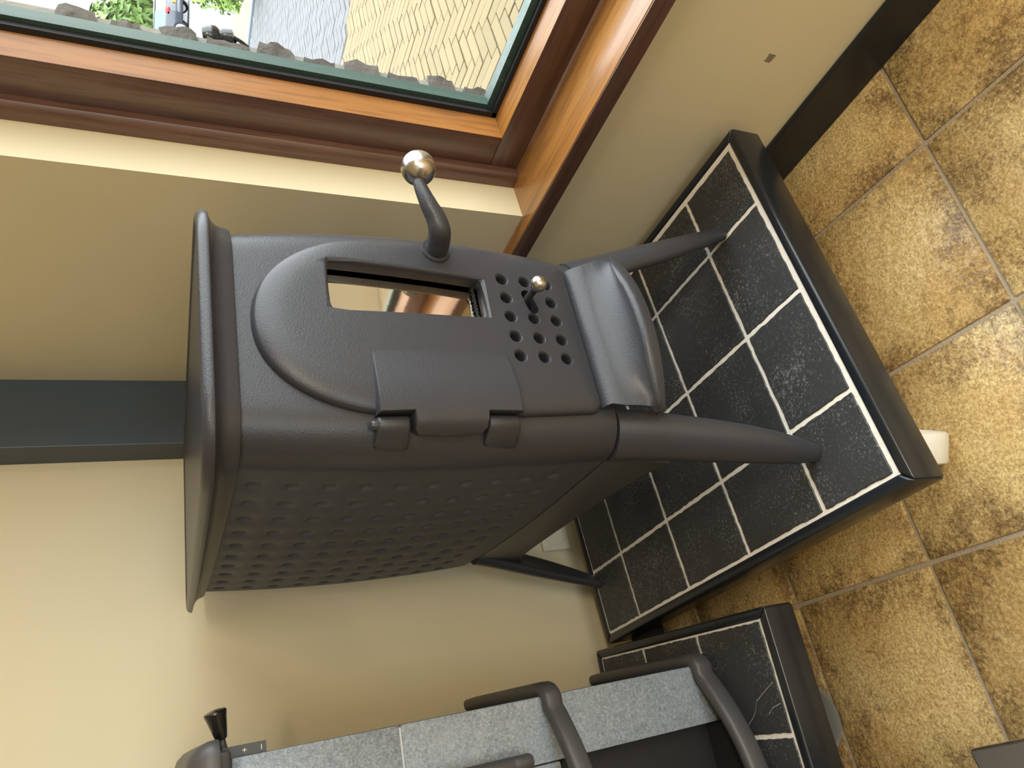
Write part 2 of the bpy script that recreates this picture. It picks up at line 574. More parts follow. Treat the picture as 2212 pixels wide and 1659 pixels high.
# little scuffs on the paint below the sill
M['scuff'] = plain('scuff_mark', (0.16, 0.12, 0.08), 0.8)
sm_ = MB()
for k in range(5):
    sm_.box(XW - 0.0004, XW + 0.0002, 0.520 + k * 0.0032, 0.5215 + k * 0.0032, 0.232 + random.uniform(-.003, .003), 0.248 + random.uniform(-.003, .003))
for k in range(3):
    sm_.box(XW - 0.0004, XW + 0.0002, 0.519, 0.536, 0.236 + k * 0.004, 0.2368 + k * 0.004)
sm_.build('scuff', M['scuff'], wall_r)

structure(MB().box(1.0225, XW, RY0, RY1, 0, 0.10).build('baseboard_right', M['black_paint'], bevel=0.003))
bb = structure(MB().box(-5.2, 0.0, -0.0125, 0, 0, 0.10).build('baseboard_back', M['black_paint'], bevel=0.003))
bb.location = (0.868, RY1, 0); bb.rotation_euler = (0, 0, WR)

# boxed-in riser in the corner
structure(MB().box(0.868, XW, 1.613, RY1, -0.0, RZ1).build('trim_1', M['box_paint'], bevel=0.002))

# ------------------------------------------------------------------ window in the right wall
win = structure(empty('window_1', (0, 0, 0)))
MB().box(1.0035, 1.150, WY0 - 0.06, 1.12, WZ0 - 0.034, WZ0).build('sill', M['wood_y'], win, 40, 0.002)
MB().box(1.000, 1.0034, WY0 - 0.06, 1.12, WZ0 - 0.036, WZ0 - 0.001).build('sill_nosing', M['dark_y'], win, 40, 0.001)
# fixed trim against the reveal
for ya, yb in ((0.942, 0.980), (WY0 - 0.006, WY0 + 0.032)):
    MB().prism([(1.121, ya + 0.004), (1.116, ya + 0.012), (1.116, yb), (1.17, yb), (1.17, ya), (1.125, ya)], 2, WZ0, WZ1).build('trim_strip', M['dark_z'], win, 40)
MB().prism([(1.116, WZ1), (1.116, WZ1 - 0.03), (1.121, WZ1 - 0.035), (1.17, WZ1 - 0.035), (1.17, WZ1)], 1, WY0, WY1).build('trim_strip', M['dark_y'], win, 40)


def sash(y_hi, y_lo, y_end):
    """one sash: y_hi/y_lo = outer edges of its frame"""
    fz0, fz1 = WZ0 + 0.001, WZ1 - 0.035
    w = 0.071; rz = 0.061
    s = empty('sash', (0, 0, 0), 0, win)
    # rails run through, stiles stand between
    MB().box(1.139, 1.235, y_lo, y_hi, fz0, fz0 + rz).build('rail', M['dark_y'], s, 40, 0.0015)
    MB().box(1.139, 1.235, y_lo, y_hi, fz1 - rz, fz1).build('rail', M['dark_y'], s, 40, 0.0015)
    for sgn, yo in ((1, y_hi), (-1, y_lo)):
        yi = yo - sgn * w
        # stile with its sloped glazing bead
        MB().prism([(1.139, yo), (1.139, yi), (1.235, yi), (1.235, yo)], 2, fz0 + rz + 0.0008, fz1 - rz - 0.0008).build('stile', M['dark_z'], s, 40, 0.001)
        MB().prism([(1.1395, yi), (1.178, yi - sgn * 0.0145), (1.178, yi)], 2, fz0 + rz, fz1 - rz).build('glazing_bead', M['wood_z'], s)
        MB().box(1.178, 1.1895, min(yi, yi - sgn * 0.026), max(yi, yi - sgn * 0.026), fz0 + rz, fz1 - rz).build('gasket', M['gasket'], s)
        MB().box(1.1895, 1.215, min(yi, yi - sgn * 0.034), max(yi, yi - sgn * 0.034), fz0 + rz, fz1 - rz).build('outer_bead', M['green'], s)
    for sgn, zo in ((1, fz0), (-1, fz1)):
        zi = zo + sgn * rz
        ya, yb = y_lo + w, y_hi - w
        MB().prism([(1.1395, zi), (1.178, zi), (1.178, zi + sgn * 0.0115)], 1, ya, yb).build('glazing_bead', M['wood_y'], s)
        MB().box(1.178, 1.1892, ya, yb, min(zi, zi + sgn * 0.021), max(zi, zi + sgn * 0.021)).build('gasket', M['gasket'], s)
        MB().box(1.1892, 1.215, ya, yb, min(zi, zi + sgn * 0.034), max(zi, zi + sgn * 0.034)).build('outer_bead', M['green'], s)
    MB().box(1.1898, 1.1938, y_lo + w, y_hi - w, fz0 + rz, fz1 - rz).build('pane', M['pane'], s)


YE = [0.942, -0.70, -2.36, WY0 + 0.032]                 # three sashes in a row, two added out of view for more side light
for k in range(3):
    sash(YE[k] - (0.02 if k else 0), YE[k + 1] + (0.02 if k < 2 else 0), 0)
    if k: MB().box(1.125, 1.235, YE[k] - 0.02, YE[k] + 0.02, WZ0, WZ1).build('mullion', M['wood_z'], win, 40, 0.002)

# window added out of view to light the room: frame and panes
w2 = structure(empty('added_window', (0, 0, 0)))
fr = MB()
for k in range(4):
    x = SX0 + (SX1 - SX0) * k / 3
    MB().box(x - 0.04, x + 0.04, RY0 - 0.12, RY0 - 0.04, SZ0, SZ1).build('mullion', M['wood_z'], w2)
for k in range(3):
    xa = SX0 + (SX1 - SX0) * k / 3 + 0.04; xb = SX0 + (SX1 - SX0) * (k + 1) / 3 - 0.04
    MB().box(xa, xb, RY0 - 0.085, RY0 - 0.08, SZ0, SZ1).build('pane', M['pane'], w2)

# ------------------------------------------------------------------ outer wall: rough stones round the window
wo = MB()
wo.box(XO, 1.395, WY1 - 0.022, RY1 + 0.5, -0.4, RZ1)
wo.box(XO, 1.395, RY0, WY0 + 0.02, -0.4, RZ1)
wo.box(XO, 1.395, WY0, WY1, -0.4, WZ0 - 0.05)
wo.box(XO, 1.395, WY0, WY1, WZ1, RZ1)
wall_out = structure(wo.build('wall_outside', M['mortar']))
zc = [(1.47, 1.413), (1.393, 1.329), (1.307, 1.255), (1.225, 1.158), (1.142, 1.067), (1.05, 0.983), (0.961, 0.896), (0.877, 0.805), (0.785, 0.719), (0.692, 0.633), (0.615, 0.552)]
zc = [(1.47 + 0.085 * k + 0.072, 1.47 + 0.085 * k + 0.015) for k in range(8, -1, -1)] + zc[1:]


def rough_stone(x0, x1, y0, y1, z0, z1, name, par, seed):
    rnd = random.Random(seed)
    bm = bmesh.new()
    bmesh.ops.create_cube(bm, size=1.0)
    bmesh.ops.subdivide_edges(bm, edges=bm.edges[:], cuts=4, use_grid_fill=True)
    for v in bm.verts:
        u = v.co * 2
        # round the block and roughen it
        k = 1.0 - 0.05 * max(0.0, (abs(u.x) + abs(u.y) + abs(u.z)) - 2.0)
        p = u * k
        v.co = Vector(((x0 + x1) / 2 + p.x * (x1 - x0) / 2 + rnd.uniform(-.004, .004),
                       (y0 + y1) / 2 + p.y * (y1 - y0) / 2 + rnd.uniform(-.0045, .0045),
                       (z0 + z1) / 2 + p.z * (z1 - z0) / 2 + rnd.uniform(-.004, .004)))
    me = bpy.data.meshes.new(name); bm.to_mesh(me); bm.free(); me.materials.append(M['stone'])
    me.shade_smooth(); me.set_sharp_from_angle(angle=math.radians(38))
    return link(name, me, par)


for i, (zt, zb) in enumerate(zc):
    L_ = 0.21 if i % 2 else 0.11
    rough_stone(1.285, 1.385 + (i % 2) * 0.02, WY1 - 0.034, WY1 - 0.030 + L_, zb, zt, 'stone', wall_out, i)
    rough_stone(1.285, 1.40, WY1 + L_ - 0.01, WY1 + L_ + 0.20, zb, zt, 'stone', wall_out, 50 + i)

# ------------------------------------------------------------------ outside ground
ZG = -0.30


def slab(name, poly, z, m, t=0.05):
    return structure(MB().prism(poly, 2, z - t, z).build(name, m))


def herring(x0, x1, y0, y1, w, k, inside, ang=0.0, org=(0, 0)):
    """bricks of a herringbone: yields (cx, cy, rot)"""
    n0 = int(max(abs(x1 - x0), abs(y1 - y0)) / w) + 4
    ca, sa = math.cos(ang), math.sin(ang)
    out = []
    for i in range(-4, n0):
        for j in range(-4, n0):
            mm = (i - j) % (2 * k)
            if mm == 0: cx, cy, r = (i + k / 2) * w, (j + 0.5) * w, 0.0
            elif mm == 2 * k - 1: cx, cy, r = (i + 0.5) * w, (j + k / 2) * w, PI / 2
            else: continue
            cx += x0; cy += y0
            X = org[0] + ca * (cx - org[0]) - sa * (cy - org[1]); Y = org[1] + sa * (cx - org[0]) + ca * (cy - org[1])
            if inside(X, Y): out.append((X, Y, r + ang))
    return out


def proj(p):
    d = Vector(p) - Vector((0, 0, 1.2395)); z = d.dot(V_FWD)
    if z < 0.05: return None
    return (1106 + 1610.8 * d.dot(V_DOWN) / z, 829.5 - 1610.8 * d.dot(V_UPR_RIGHT) / z, z)


def seen_outside(p):
    q = proj(p)
    if q is None: return False
    x, y, _ = q
    return -15 < x < 1170 and -12 < y < 28 + 0.2 * x + 12 and y < 260


slab('ground_terrace', [(1.4, -3), (8.2, -3), (6.30, 3.62), (4.2, 7.0), (1.4, 7.0)], ZG - 0.008, M['joint_sand'])
slab('ground_parking', [(8.2, -3), (13.1, -3), (12.36, 8.5), (12.0, 12.5), (1.4, 12.5), (1.4, 7.0), (4.2, 7.0), (6.30, 3.62)], ZG - 0.008, M['grey_joint'])
terr = bpy.data.objects['ground_terrace']; park = bpy.data.objects['ground_parking']


def yellow_in(X, Y):
    # nearer side of the oblique border from (6.30,3.62) to (5.98,4.13)
    return X > 1.45 and (X - 6.24) * 0.51 + (Y - 3.62) * 0.32 < 0


def lay(bricks, w, L, me, par, name, mat):
    bricks = [((not seen_outside((x, y, ZG)), math.hypot(x, y)), x, y, r) for x, y, r in bricks]
    bricks.sort()
    for dist, x, y, r in bricks[:300]:
        o = link(name, me, par, (x, y, ZG + random.uniform(-.003, .002)))
        o.rotation_euler = (random.uniform(-.012, .012), random.uniform(-.012, .012), r)
    mb = MB()
    for dist, x, y, r in bricks[300:]:
        n = len(mb.v); z = ZG + random.uniform(-.003, .002)
        mb.box(-L / 2, L / 2, -w / 2, w / 2, -0.03, 0)
        R = Matrix.Translation((x, y, z)) @ Matrix.Rotation(r, 4, 'Z')
        mb.v[n:] = [tuple(R @ Vector(p)) for p in mb.v[n:]]
    if mb.v:
        o = mb.build(name + '_field', mat, par); o['kind'] = 'stuff'


bw, bl = 0.078, 0.234
by = [b for b in herring(1.5, 8.0, -2.6, 6.4, bw, 3, lambda X, Y: yellow_in(X, Y) and Y < 6.3 and X < 7.9)]
bme = MB().box(-bl / 2 + .0035, bl / 2 - .0035, -bw / 2 + .0035, bw / 2 - .0035, -0.03, 0).mesh('brick', M['yellow_brick'], 40, 0.003, 1)
lay(by, bw - .007, bl - .007, bme, terr, 'brick', M['yellow_brick'])
pw, pl = 0.105, 0.21
gy = herring(4.5, 13.5, -1.5, 11.0, pw, 2, lambda X, Y: (not yellow_in(X, Y)) and X < 12.2 and Y < 11 and (X > 6.4 or Y > 3.7))
pme = MB().box(-pl / 2 + .004, pl / 2 - .004, -pw / 2 + .004, pw / 2 - .004, -0.03, 0).mesh('paver', M['grey_paver'], 40, 0.004, 1)
lay(gy, pw - .008, pl - .008, pme, park, 'paver', M['grey_paver'])
structure(MB().box(12.30, 12.48, -3, 13, ZG - 0.1, ZG + 0.03).build('kerb', M['kerb'], bevel=0.02))
structure(MB().box(12.48, 15.1, -3, 13, ZG - 0.1, ZG + 0.02).build('ground_verge', M['tan_strip']))
structure(MB().box(15.1, 60, -10, 50, ZG - 0.12, ZG + 0.0).build('road', M['asphalt']))
structure(MB().box(1.4, 15.1, -14, -3, ZG - 0.12, ZG).build('ground_side', M['joint_sand']))


# trees, shrub
def foliage(name, par, mat, blobs, n, size, seed):
    rnd = random.Random(seed); mb = MB()
    for _ in range(n):
        c, r = blobs[0] if rnd.random() < .4 else rnd.choice(blobs)
        d = Vector((rnd.gauss(0, 1), rnd.gauss(0, 1), rnd.gauss(0, 1))).normalized()
        p = Vector(c) + Vector((d.x * r[0], d.y * r[1], d.z * r[2])) * rnd.uniform(0.45, 1.03)
        s = size * rnd.uniform(0.6, 1.4)
        nrm = (d + Vector((rnd.uniform(-.8, .8), rnd.uniform(-.8, .8), rnd.uniform(-.3, 1.0)))).normalized()
        a = nrm.cross(Vector((rnd.uniform(-1, 1), rnd.uniform(-1, 1), rnd.uniform(-1, 1)))).normalized(); b = nrm.cross(a)
        k = len(mb.v)
        mb.v += [tuple(p - a * s), tuple(p + b * s * .45), tuple(p + a * s), tuple(p - b * s * .45)]
        mb.f.append((k, k + 1, k + 2, k + 3))
    me = bpy.data.meshes.new(name); me.from_pydata(mb.v, [], mb.f); me.materials.append(mat)
    o = link(name, me, par); o['kind'] = 'stuff'
    return o


def tree(name, x, y, h, r, mat, seed, label, group=None, leaf=0.30, n=22000):
    t = empty(name, (x, y, ZG)); rnd = random.Random(seed)
    tag(t, label, 'tree', group)
    MB().tube([(0, 0, 0), (0.05, 0.02, h * .35), (0, 0.05, h * .75)], [0.14, 0.11, 0.05], 10).build('trunk', M['bark'], t, 60)
    blobs = [((0, 0, h * .5), (r, r, h * .46))]
    for k in range(9):
        a = rnd.uniform(0, 2 * PI)
        blobs.append(((math.cos(a) * r * .6, math.sin(a) * r * .6, h * rnd.uniform(.2, .82)), (r * .5, r * .5, h * .17)))
    foliage('crown', t, mat, blobs, n, leaf, seed)
    return t


tspec = [(42.0, 21.8, 5.5, 2.8, 'bright green tree behind the parked car, cut by the upper frame edge'),
         (38.4, 28.2, 5.3, 2.8, 'bright green hedge tree straight behind the car roof, in the middle'),
         (36.0, 34.2, 5.1, 2.8, 'green hedge tree left of the parked car, beside the window jamb')]
for i, (x, y, h, r, lb) in enumerate(tspec):
    tree('hedge_tree', x, y, h, r, M['leaf_hedge'], 20 + i, lb, 'trees across the road')
sh = empty('leafy_shrub', (12.0, 7.12, ZG + 0.0))
tag(sh, 'yellow-green leafy shrub by the kerb, hanging in front of the parked car', 'shrub')
MB().tube([(0, 0, 0), (0.05, 0.0, 0.3), (0.0, 0.05, 0.7)], [0.03, 0.022, 0.01], 8).build('stem', M['bark'], sh, 60)
foliage('leaves', sh, M['leaf_shrub'], [((0.0, 0.0, .78), (.46, .46, .46)), ((0.05, -0.25, .45), (.42, .42, .36)), ((-.05, .15, .45), (.34, .34, .26))], 2600, 0.05, 5)


# parked car: rear left corner towards the window
def build_car():
    c = empty('parked_car', (33.2, 21.6, ZG))
    tag(c, 'dark blue hatchback parked across the road, seen from behind', 'car')
    W, L = 1.75, 4.1
    prof = [(0.02, .32), (0.0, .62), (.04, .95), (.25, 1.38), (.6, 1.47), (1.7, 1.46), (2.45, 1.12), (2.75, 1.0), (3.9, .85), (4.08, .6), (4.06, .3)]
    lower = [(0.02, .25), (0, .6), (.05, .93), (1.0, .98), (2.7, .99), (3.9, .84), (4.08, .6), (4.06, .25)]
    MB().prism(lower, 0, 0, W).build('body', M['car_paint'], c, 40, 0.05, 3)
    cab = [(.06, .93), (.26, 1.36), (.55, 1.43), (1.7, 1.42), (2.55, .96)]
    mb = MB()
    rows = []
    for x, ins in ((0.05, 0.0), (0.2, 1.0)):
        pass
    n = len(cab)
    vs = [(0.06 + (z - .93) * .35, y, z) for y, z in cab] + [(W - 0.06 - (z - .93) * .35, y, z) for y, z in cab]
    fs = [tuple(range(n)), tuple(range(n, 2 * n))[::-1]] + [(i, n + i, n + (i + 1) % n, (i + 1) % n) for i in range(n)]
    MB().add(vs, fs).build('window_glass', M['car_glass'], c)
    MB().prism([(.22, 1.40), (.55, 1.45), (1.7, 1.44), (1.85, 1.40)], 0, .2, W - .2).build('roof', M['car_paint'], c, 40, 0.02)
    for y in (.78, 3.25):
        for x, s in ((0.0, 1), (W, -1)):
            R = Matrix.Translation((x + s * .09, y, .32)) @ Matrix.Rotation(PI / 2, 4, 'Y')
            w = MB().lathe([(.22, -.1), (.30, -.1), (.32, -.06), (.32, .06), (.30, .1), (.22, .1)], 28, R).build('wheel', M['tyre'], c, 40)
            mb = MB()
            mb.lathe([(.05, -.105), (.22, -.104), (.22, -.09), (.05, -.09)], 24, R)
            for k in range(9):
                a = 2 * PI * k / 9
                mb.tube([R @ Vector((.03 * math.cos(a), .03 * math.sin(a), -.11 * s)), R @ Vector((.21 * math.cos(a), .21 * math.sin(a), -.115 * s))], .018, 6)
            mb.build('alloy_rim', M['alloy'], w)
    for x in (.0, W - .22):
        MB().box(x, x + .22, -.02, .22, .78, .98).build('tail_light', M['red_lens'], c, 40, .03)
    MB().box(.62, 1.13, -.03, .0, .55, .68).build('number_plate', M['yellow_plate'], c)
    MB().box(.02, W - .02, -.06, .2, .26, .5).build('bumper', M['car_paint'], c, 40, .04)


build_car()

# outdoor lamp on a curved arm, fixed to the outer wall
ol = empty('garden_spotlight', (1.405, 1.10, 0.90))
tag(ol, 'black outdoor spotlight on a curved arm outside the window', 'lamp')
o0 = Vector((1.405, 1.10, 0.90))
MB().lathe([(.03, 0), (.03, .008), (.012, .012)], 16, align((0, 0, 0), (1, 0, 0))).build('wall_plate', M['bakelite'], ol, 40)
arm = [(1.41, 1.10, .90), (1.50, 1.118, .935), (1.57, 1.112, .985), (1.595, 1.099, 1.030), (1.6, 1.083, 1.058), (1.6, 1.073, 1.085)]
aP, aR = spline([Vector(p) - o0 for p in arm], [.0045] * 6, 5)
MB().tube(aP, aR, 10).build('arm', M['bakelite'], ol, 60)
MB().lathe([(.006, 0), (.019, .004), (.020, .022), (.017, .03), (.023, .036), (.026, .052), (.022, .066), (.008, .070)], 18,
           align(Vector((1.6, 1.075, 1.072)) - o0, (-.05, .18, 1))).build('lamp_head', M['bakelite'], ol, 40)
MB().box(-.02, .02, -.012, .012, .0, .03).xf(Matrix.Translation(Vector((1.6, 1.095, 1.066)) - o0)).build('bracket', M['bakelite'], ol, 40, .003)

# ------------------------------------------------------------------ tiled hearth plates


def plate(name, rz, loc, A0, A1, B0, B1, av, bv, label, ztop=0.24, th=0.072, fw=0.020, gap=0.004, skip=None):
    """local x = A axis, local y = B axis; av/bv: joint positions"""
    p = empty(name, (loc[0], loc[1], 0), rz)
    tag(p, label, 'hearth plate', 'tiled hearth plates')
    zb = ztop - th
    # mitred black frame: four members
    o = [(A0, B0), (A1, B0), (A1, B1), (A0, B1)]
    inn = [(A0 + fw, B0 + fw), (A1 - fw, B0 + fw), (A1 - fw, B1 - fw), (A0 + fw, B1 - fw)]
    for k in range(4):
        a, b = o[k], o[(k + 1) % 4]; c, d = inn[(k + 1) % 4], inn[k]
        MB().prism([a, b, c, d], 2, zb, ztop).build('frame_side', M['black_paint'], p, 50, 0.005, 3)
    MB().box(A0 + fw - .001, A1 - fw + .001, B0 + fw - .001, B1 - fw + .001, zb + .004, ztop - .0035).build('grout_bed', M['white_grout'], p)
    for i in range(len(av) - 1):
        for j in range(len(bv) - 1):
            x0, x1, y0, y1 = av[i] + gap, av[i + 1] - gap, bv[j] + gap, bv[j + 1] - gap
            if i == 0: x0 += gap * .8
            if j == 0: y0 += gap * .8
            if i == len(av) - 2: x1 -= gap * .8
            if j == len(bv) - 2: y1 -= gap * .8
            # slightly ragged edges like hand-laid slate
            pts = []
            ns = 18
            for (xa, ya, xb, yb) in ((x0, y0, x1, y0), (x1, y0, x1, y1), (x1, y1, x0, y1), (x0, y1, x0, y0)):
                for k in range(ns):
                    t = k / ns
                    pts.append((xa + (xb - xa) * t + random.uniform(-.0010, .0010), ya + (yb - ya) * t + random.uniform(-.0010, .0010)))
            MB().prism(pts, 2, ztop - .010, ztop - random.uniform(.0008, .0018)).build('slate_tile', M['slate'], p, 30, 0.0012, 1)
    return p


# plate under the black stove; local frame: x to the right along the back wall, y towards it
PR = math.radians(-1.0)
cP, sP = math.cos(PR), math.sin(PR)
P0 = Vector((0.2895, 0.6972))     # inner front-left grout corner
a_off = [0, 0.7608 * .2, 1.7608 * .2, 2.7608 * .2, 0.6968]
b_off = [0, 0.7637 * .2, 1.7637 * .2, 2.7637 * .2, 3.7637 * .2, 0.8982]
hp = plate('hearth_plate', PR, P0, -0.018, a_off[-1] + 0.024, -0.022, b_off[-1] + 0.017, a_off, b_off,
           'black framed hearth plate with slate tiles and white joints under the tall legged stove', fw=0.0195)
# nylon castor under its front corner
cw = empty('castor', (0, 0, 0), 0, hp)


def wheel(par, name, cx, cy, r, w, axis_ang, mat, prof=None):
    ax = Vector((math.cos(axis_ang), math.sin(axis_ang), 0))
    R = align((cx, cy, r), ax)
    pr = prof or [(r * .25, -w / 2), (r * .86, -w / 2), (r * .97, -w / 2 + .003), (r, -w / 2 + .008), (r, w / 2 - .008), (r * .97, w / 2 - .003), (r * .86, w / 2), (r * .80, w / 2 - .004), (r * .25, w / 2 - .004)]
    return MB().lathe(pr, 36, R).build(name, mat, par, 40)


wl = [(0.085, 0.085), (0.56, 0.34), (0.085, 0.82), (0.56, 0.82)]
for k, (x, y) in enumerate(wl):
    if k == 0: x, y = 0.079, 0.075
    wheel(cw, 'wheel', x, y, 0.046, 0.055, math.radians(-32.4) - PR, M['white_plastic'])
    MB().box(x - .02, x + .02, y - .006, y + .03, .088, .172).build('fork', M['grey_plastic'], cw, 40, .003)

# second plate
O2 = Vector((0.208, 1.072)); R2 = math.radians(-7.4)
a2 = [-0.54, -0.418, -0.2125, -0.014]
b2 = [0.012, 0.207, 0.407, 0.597]
hp2 = plate('hearth_plate', R2, O2, -0.56, 0.002, -0.006, 0.612, a2, b2,
            'black framed slate tile hearth plate under the grey soapstone stove')
M['crack'] = plain('pale_crack_filler', (0.35, 0.33, 0.30), 0.9)
ck = MB()
for line in ([(-.192, .124), (-.180, .105), (-.168, .092), (-.152, .082), (-.124, .026)], [(-.176, .060), (-.166, .046), (-.160, .022)]):
    for (xa, ya), (xb, yb) in zip(line, line[1:]):
        ck.add([(xa - .0007, ya, .2396), (xa + .0007, ya, .2396), (xb + .0006, yb, .2396), (xb - .0006, yb, .2396)], [(0, 1, 2, 3)])
ck.build('crack', M['crack'], hp2)
gw = empty('castor', (0, 0, 0), 0, hp2)
for x, y in ((-0.210, 0.150), (-0.48, 0.145), (-0.12, 0.48), (-0.48, 0.48)):
    r = .066
    wheel(gw, 'wheel', x, y, r, .03, math.radians(-82), M['grey_plastic'],
          [(r * .2, -.012), (r * .8, -.012), (r * .86, -.015), (r, -.013), (r, .013), (r * .97, .0155), (r * .88, .0155), (r * .85, .012), (r * .83, -.004), (r * .3, -.002), (r * .2, .004)])
    MB().box(x - .025, x + .025, y + .02, y + .026, .06, .172).build('fork', M['grey_plastic'], gw)

# ------------------------------------------------------------------ black cast-iron stove
SO = Vector((0.633, 1.178, 0.239)); SR = math.radians(-3.0)
st = empty('wood_stove', SO, SR)
tag(st, 'dark grey cast iron wood stove on four splayed legs with arched door', 'stove')
R0 = 0.06; ZB, ZT = 0.350, 0.909


def bul(z, b, mid, t):
    u = (z - .335) / (.91 - .335)
    return b * (2 * u * u - 3 * u + 1) + mid * (4 * u - 4 * u * u) + t * (2 * u * u - u)


def hw(z): return bul(z, .182, .194, .177)
def yfr(z): return bul(z, -.345, -.366, -.358)


def side_f(y):
    """plan curve of the sides: 1 at the front seam, narrowing towards the back"""
    t = (y + 0.30) / 0.67
    t = max(0.0, min(1.0, t))
    return 1.0 + 0.045 * t - 0.20 * t ** 2.2


def S(s, z, o=0.0):
    a = hw(z) - R0; y = yfr(z); sg = 1 if s >= 0 else -1; s = abs(s); q = R0 * PI / 2
    if s < a: px, py, nx, ny = s, y, 0, -1
    elif s < a + q:
        t = (s - a) / R0; nx, ny = math.sin(t), -math.cos(t); px, py = a + R0 * nx, y + R0 + R0 * ny
    else: px, py, nx, ny = a + R0, y + R0 + s - a - q, 1, 0
    return Vector((sg * (px + nx * o), py + ny * o, z))


YS = -0.302      # seam between front casting and sides
YBK = 0.365
zs_ = [ZB + (ZT - ZB) * k / 24 for k in range(25)]
# front casting
rows = []
for z in zs_:
    a = hw(z) - R0; q = R0 * PI / 2; tail = YS - (yfr(z) + R0)
    tail = max(tail, 0.0005)
    ss = [a * k / 8 for k in range(9)] + [a + q * k / 9 for k in range(1, 10)] + [a + q + tail]
    full = [-s for s in ss[::-1]] + ss[1:]
    row = [S(s, z) for s in full]
    # return lips inwards at the seams
    row = [Vector((row[0].x + .02, row[0].y, z))] + row + [Vector((row[-1].x - .02, row[-1].y, z))]
    rows.append(row)
mb = MB().grid(rows)
# the fire opening behind the door
mb.f = [f for f in mb.f if not (.40 < sum(mb.v[i][2] for i in f) / 4 < .80 and abs(sum(mb.v[i][0] for i in f) / 4) < .118 and sum(mb.v[i][1] for i in f) / 4 < -.33)]
mb.build('front_casting', M['iron'], st, 40)


# side panels with a grid of round dimples
def side_panel(sg):
    mb = MB()
    y0, dy, z0, dz = -0.243, 0.064, 0.874, -0.0499
    ny, nz = 10, 10
    ring = 16; R_ = 0.0112

    def P(y, z, dep=0.0):
        return (sg * (hw(z) * side_f(y) - 0.0025 - dep), y, z)
    ys = [YS + .0006] + [y0 + dy * (i - .5) for i in range(ny + 1)] + [YBK]
    zz = [ZT] + [z0 + dz * (j - .5) for j in range(nz + 1)] + [ZB]
    zz[1] = min(zz[1], ZT - .004)
    # border strips
    for i in range(len(ys) - 1):
        for j in range(len(zz) - 1):
            ya, yb, za, zb = ys[i], ys[i + 1], zz[j], zz[j + 1]
            inner = 1 <= i <= ny and 1 <= j <= nz
            if not inner:
                rows = [[P(ya + (yb - ya) * u / 4, za + (zb - za) * v / 4) for u in range(5)] for v in range(5)]
                mb.grid(rows)
                continue
            cy, cz = y0 + dy * (i - 1), z0 + dz * (j - 1)
            per = []
            for k in range(4):
                c = [(ya, za), (yb, za), (yb, zb), (ya, zb)]
                a_, b_ = c[k], c[(k + 1) % 4]
                for t in range(4): per.append((a_[0] + (b_[0] - a_[0]) * t / 4, a_[1] + (b_[1] - a_[1]) * t / 4))
            cir = []
            for p in per:
                d = Vector((p[0] - cy, (p[1] - cz))); d.normalize(); cir.append(d)
            r_o = [[P(p[0], p[1]) for p in per]]
            for rr, dep in ((1.12, 0), (1.0, .0007), (.9, .0024), (.6, .0044), (.25, .0052)):
                r_o.append([P(cy + d.x * R_ * rr, cz + d.y * R_ * rr, dep) for d in cir])
            mb.grid(r_o, close_u=True, cap1=True)
    # turned-in edge along the seam
    mb.grid([[P(YS + .0006, z) for z in zs_], [(sg * (hw(z) - .03), YS + .0006, z) for z in zs_]])
    mb.build('side_panel', M['side_iron'], st, 50)


side_panel(-1); side_panel(1)
# back
rows = []
for z in zs_:
    x = hw(z) * side_f(YBK) - .0025; r = .018
    pts = [(-x, YBK - .001)] + [(-x + r - r * math.cos(t * PI / 8), YBK + r * math.sin(t * PI / 8)) for t in range(5)]
    full = pts + [(-p[0], p[1]) for p in pts[::-1]]
    rows.append([(p[0], p[1], z) for p in full])
MB().grid(rows).build('back_panel', M['side_iron'], st, 40)
# base plate closing the body, set in a little
pl_ = []
for k in range(13):
    y = YS + (YBK - YS) * k / 12; pl_.append((-(hw(ZB) * side_f(y) - .006), y))
base = pl_ + [(-x, y) for x, y in pl_[::-1]] + [(.12, yfr(ZB) + .012), (-.12, yfr(ZB) + .012)]
MB().prism(base, 2, ZB + .003, ZB + .012).build('base_plate', M['side_iron'], st)


# top plate: flared rim all round
def top_outline(o, z):
    pts = []
    zr = ZT
    xf, yf_ = hw(zr) + o, yfr(zr) - o; r = R0 + max(o, 0)
    q = 10
    for k in range(7): pts.append((xf - r) * k / 6 * -1)
    out = []
    for k in range(7): out.append((-(xf - r) * k / 6, yf_))
    for k in range(1, q + 1):
        t = PI / 2 * k / q; out.append((-(xf - r) - r * math.sin(t), yf_ + r - r * math.cos(t)))
    yb = YBK + .012 + o; rb = .03
    ya = yf_ + r
    nside = 14
    for k in range(1, nside + 1):
        y = ya + (yb - rb - ya) * k / nside
        out.append((-(hw(zr) * side_f(y) + o), y))
    xe, ye = out[-1]
    for k in range(1, q + 1):
        t = PI / 2 * k / q; out.append((xe + rb * (1 - math.cos(t)), ye + rb * math.sin(t)))
    for k in range(1, 5): out.append((out[-1][0] * (1 - k / 4) if False else (xe + rb) * (1 - k / 4), yb))
    right = [(-x, y) for x, y in out[1:-1]][::-1]
    # the plate falls a few millimetres towards the back
    f = max(0.0, (z - (ZT - .010)) / .046) * .013 / .73
    return [(x, y, z - f * (y + .36)) for x, y in out + right]


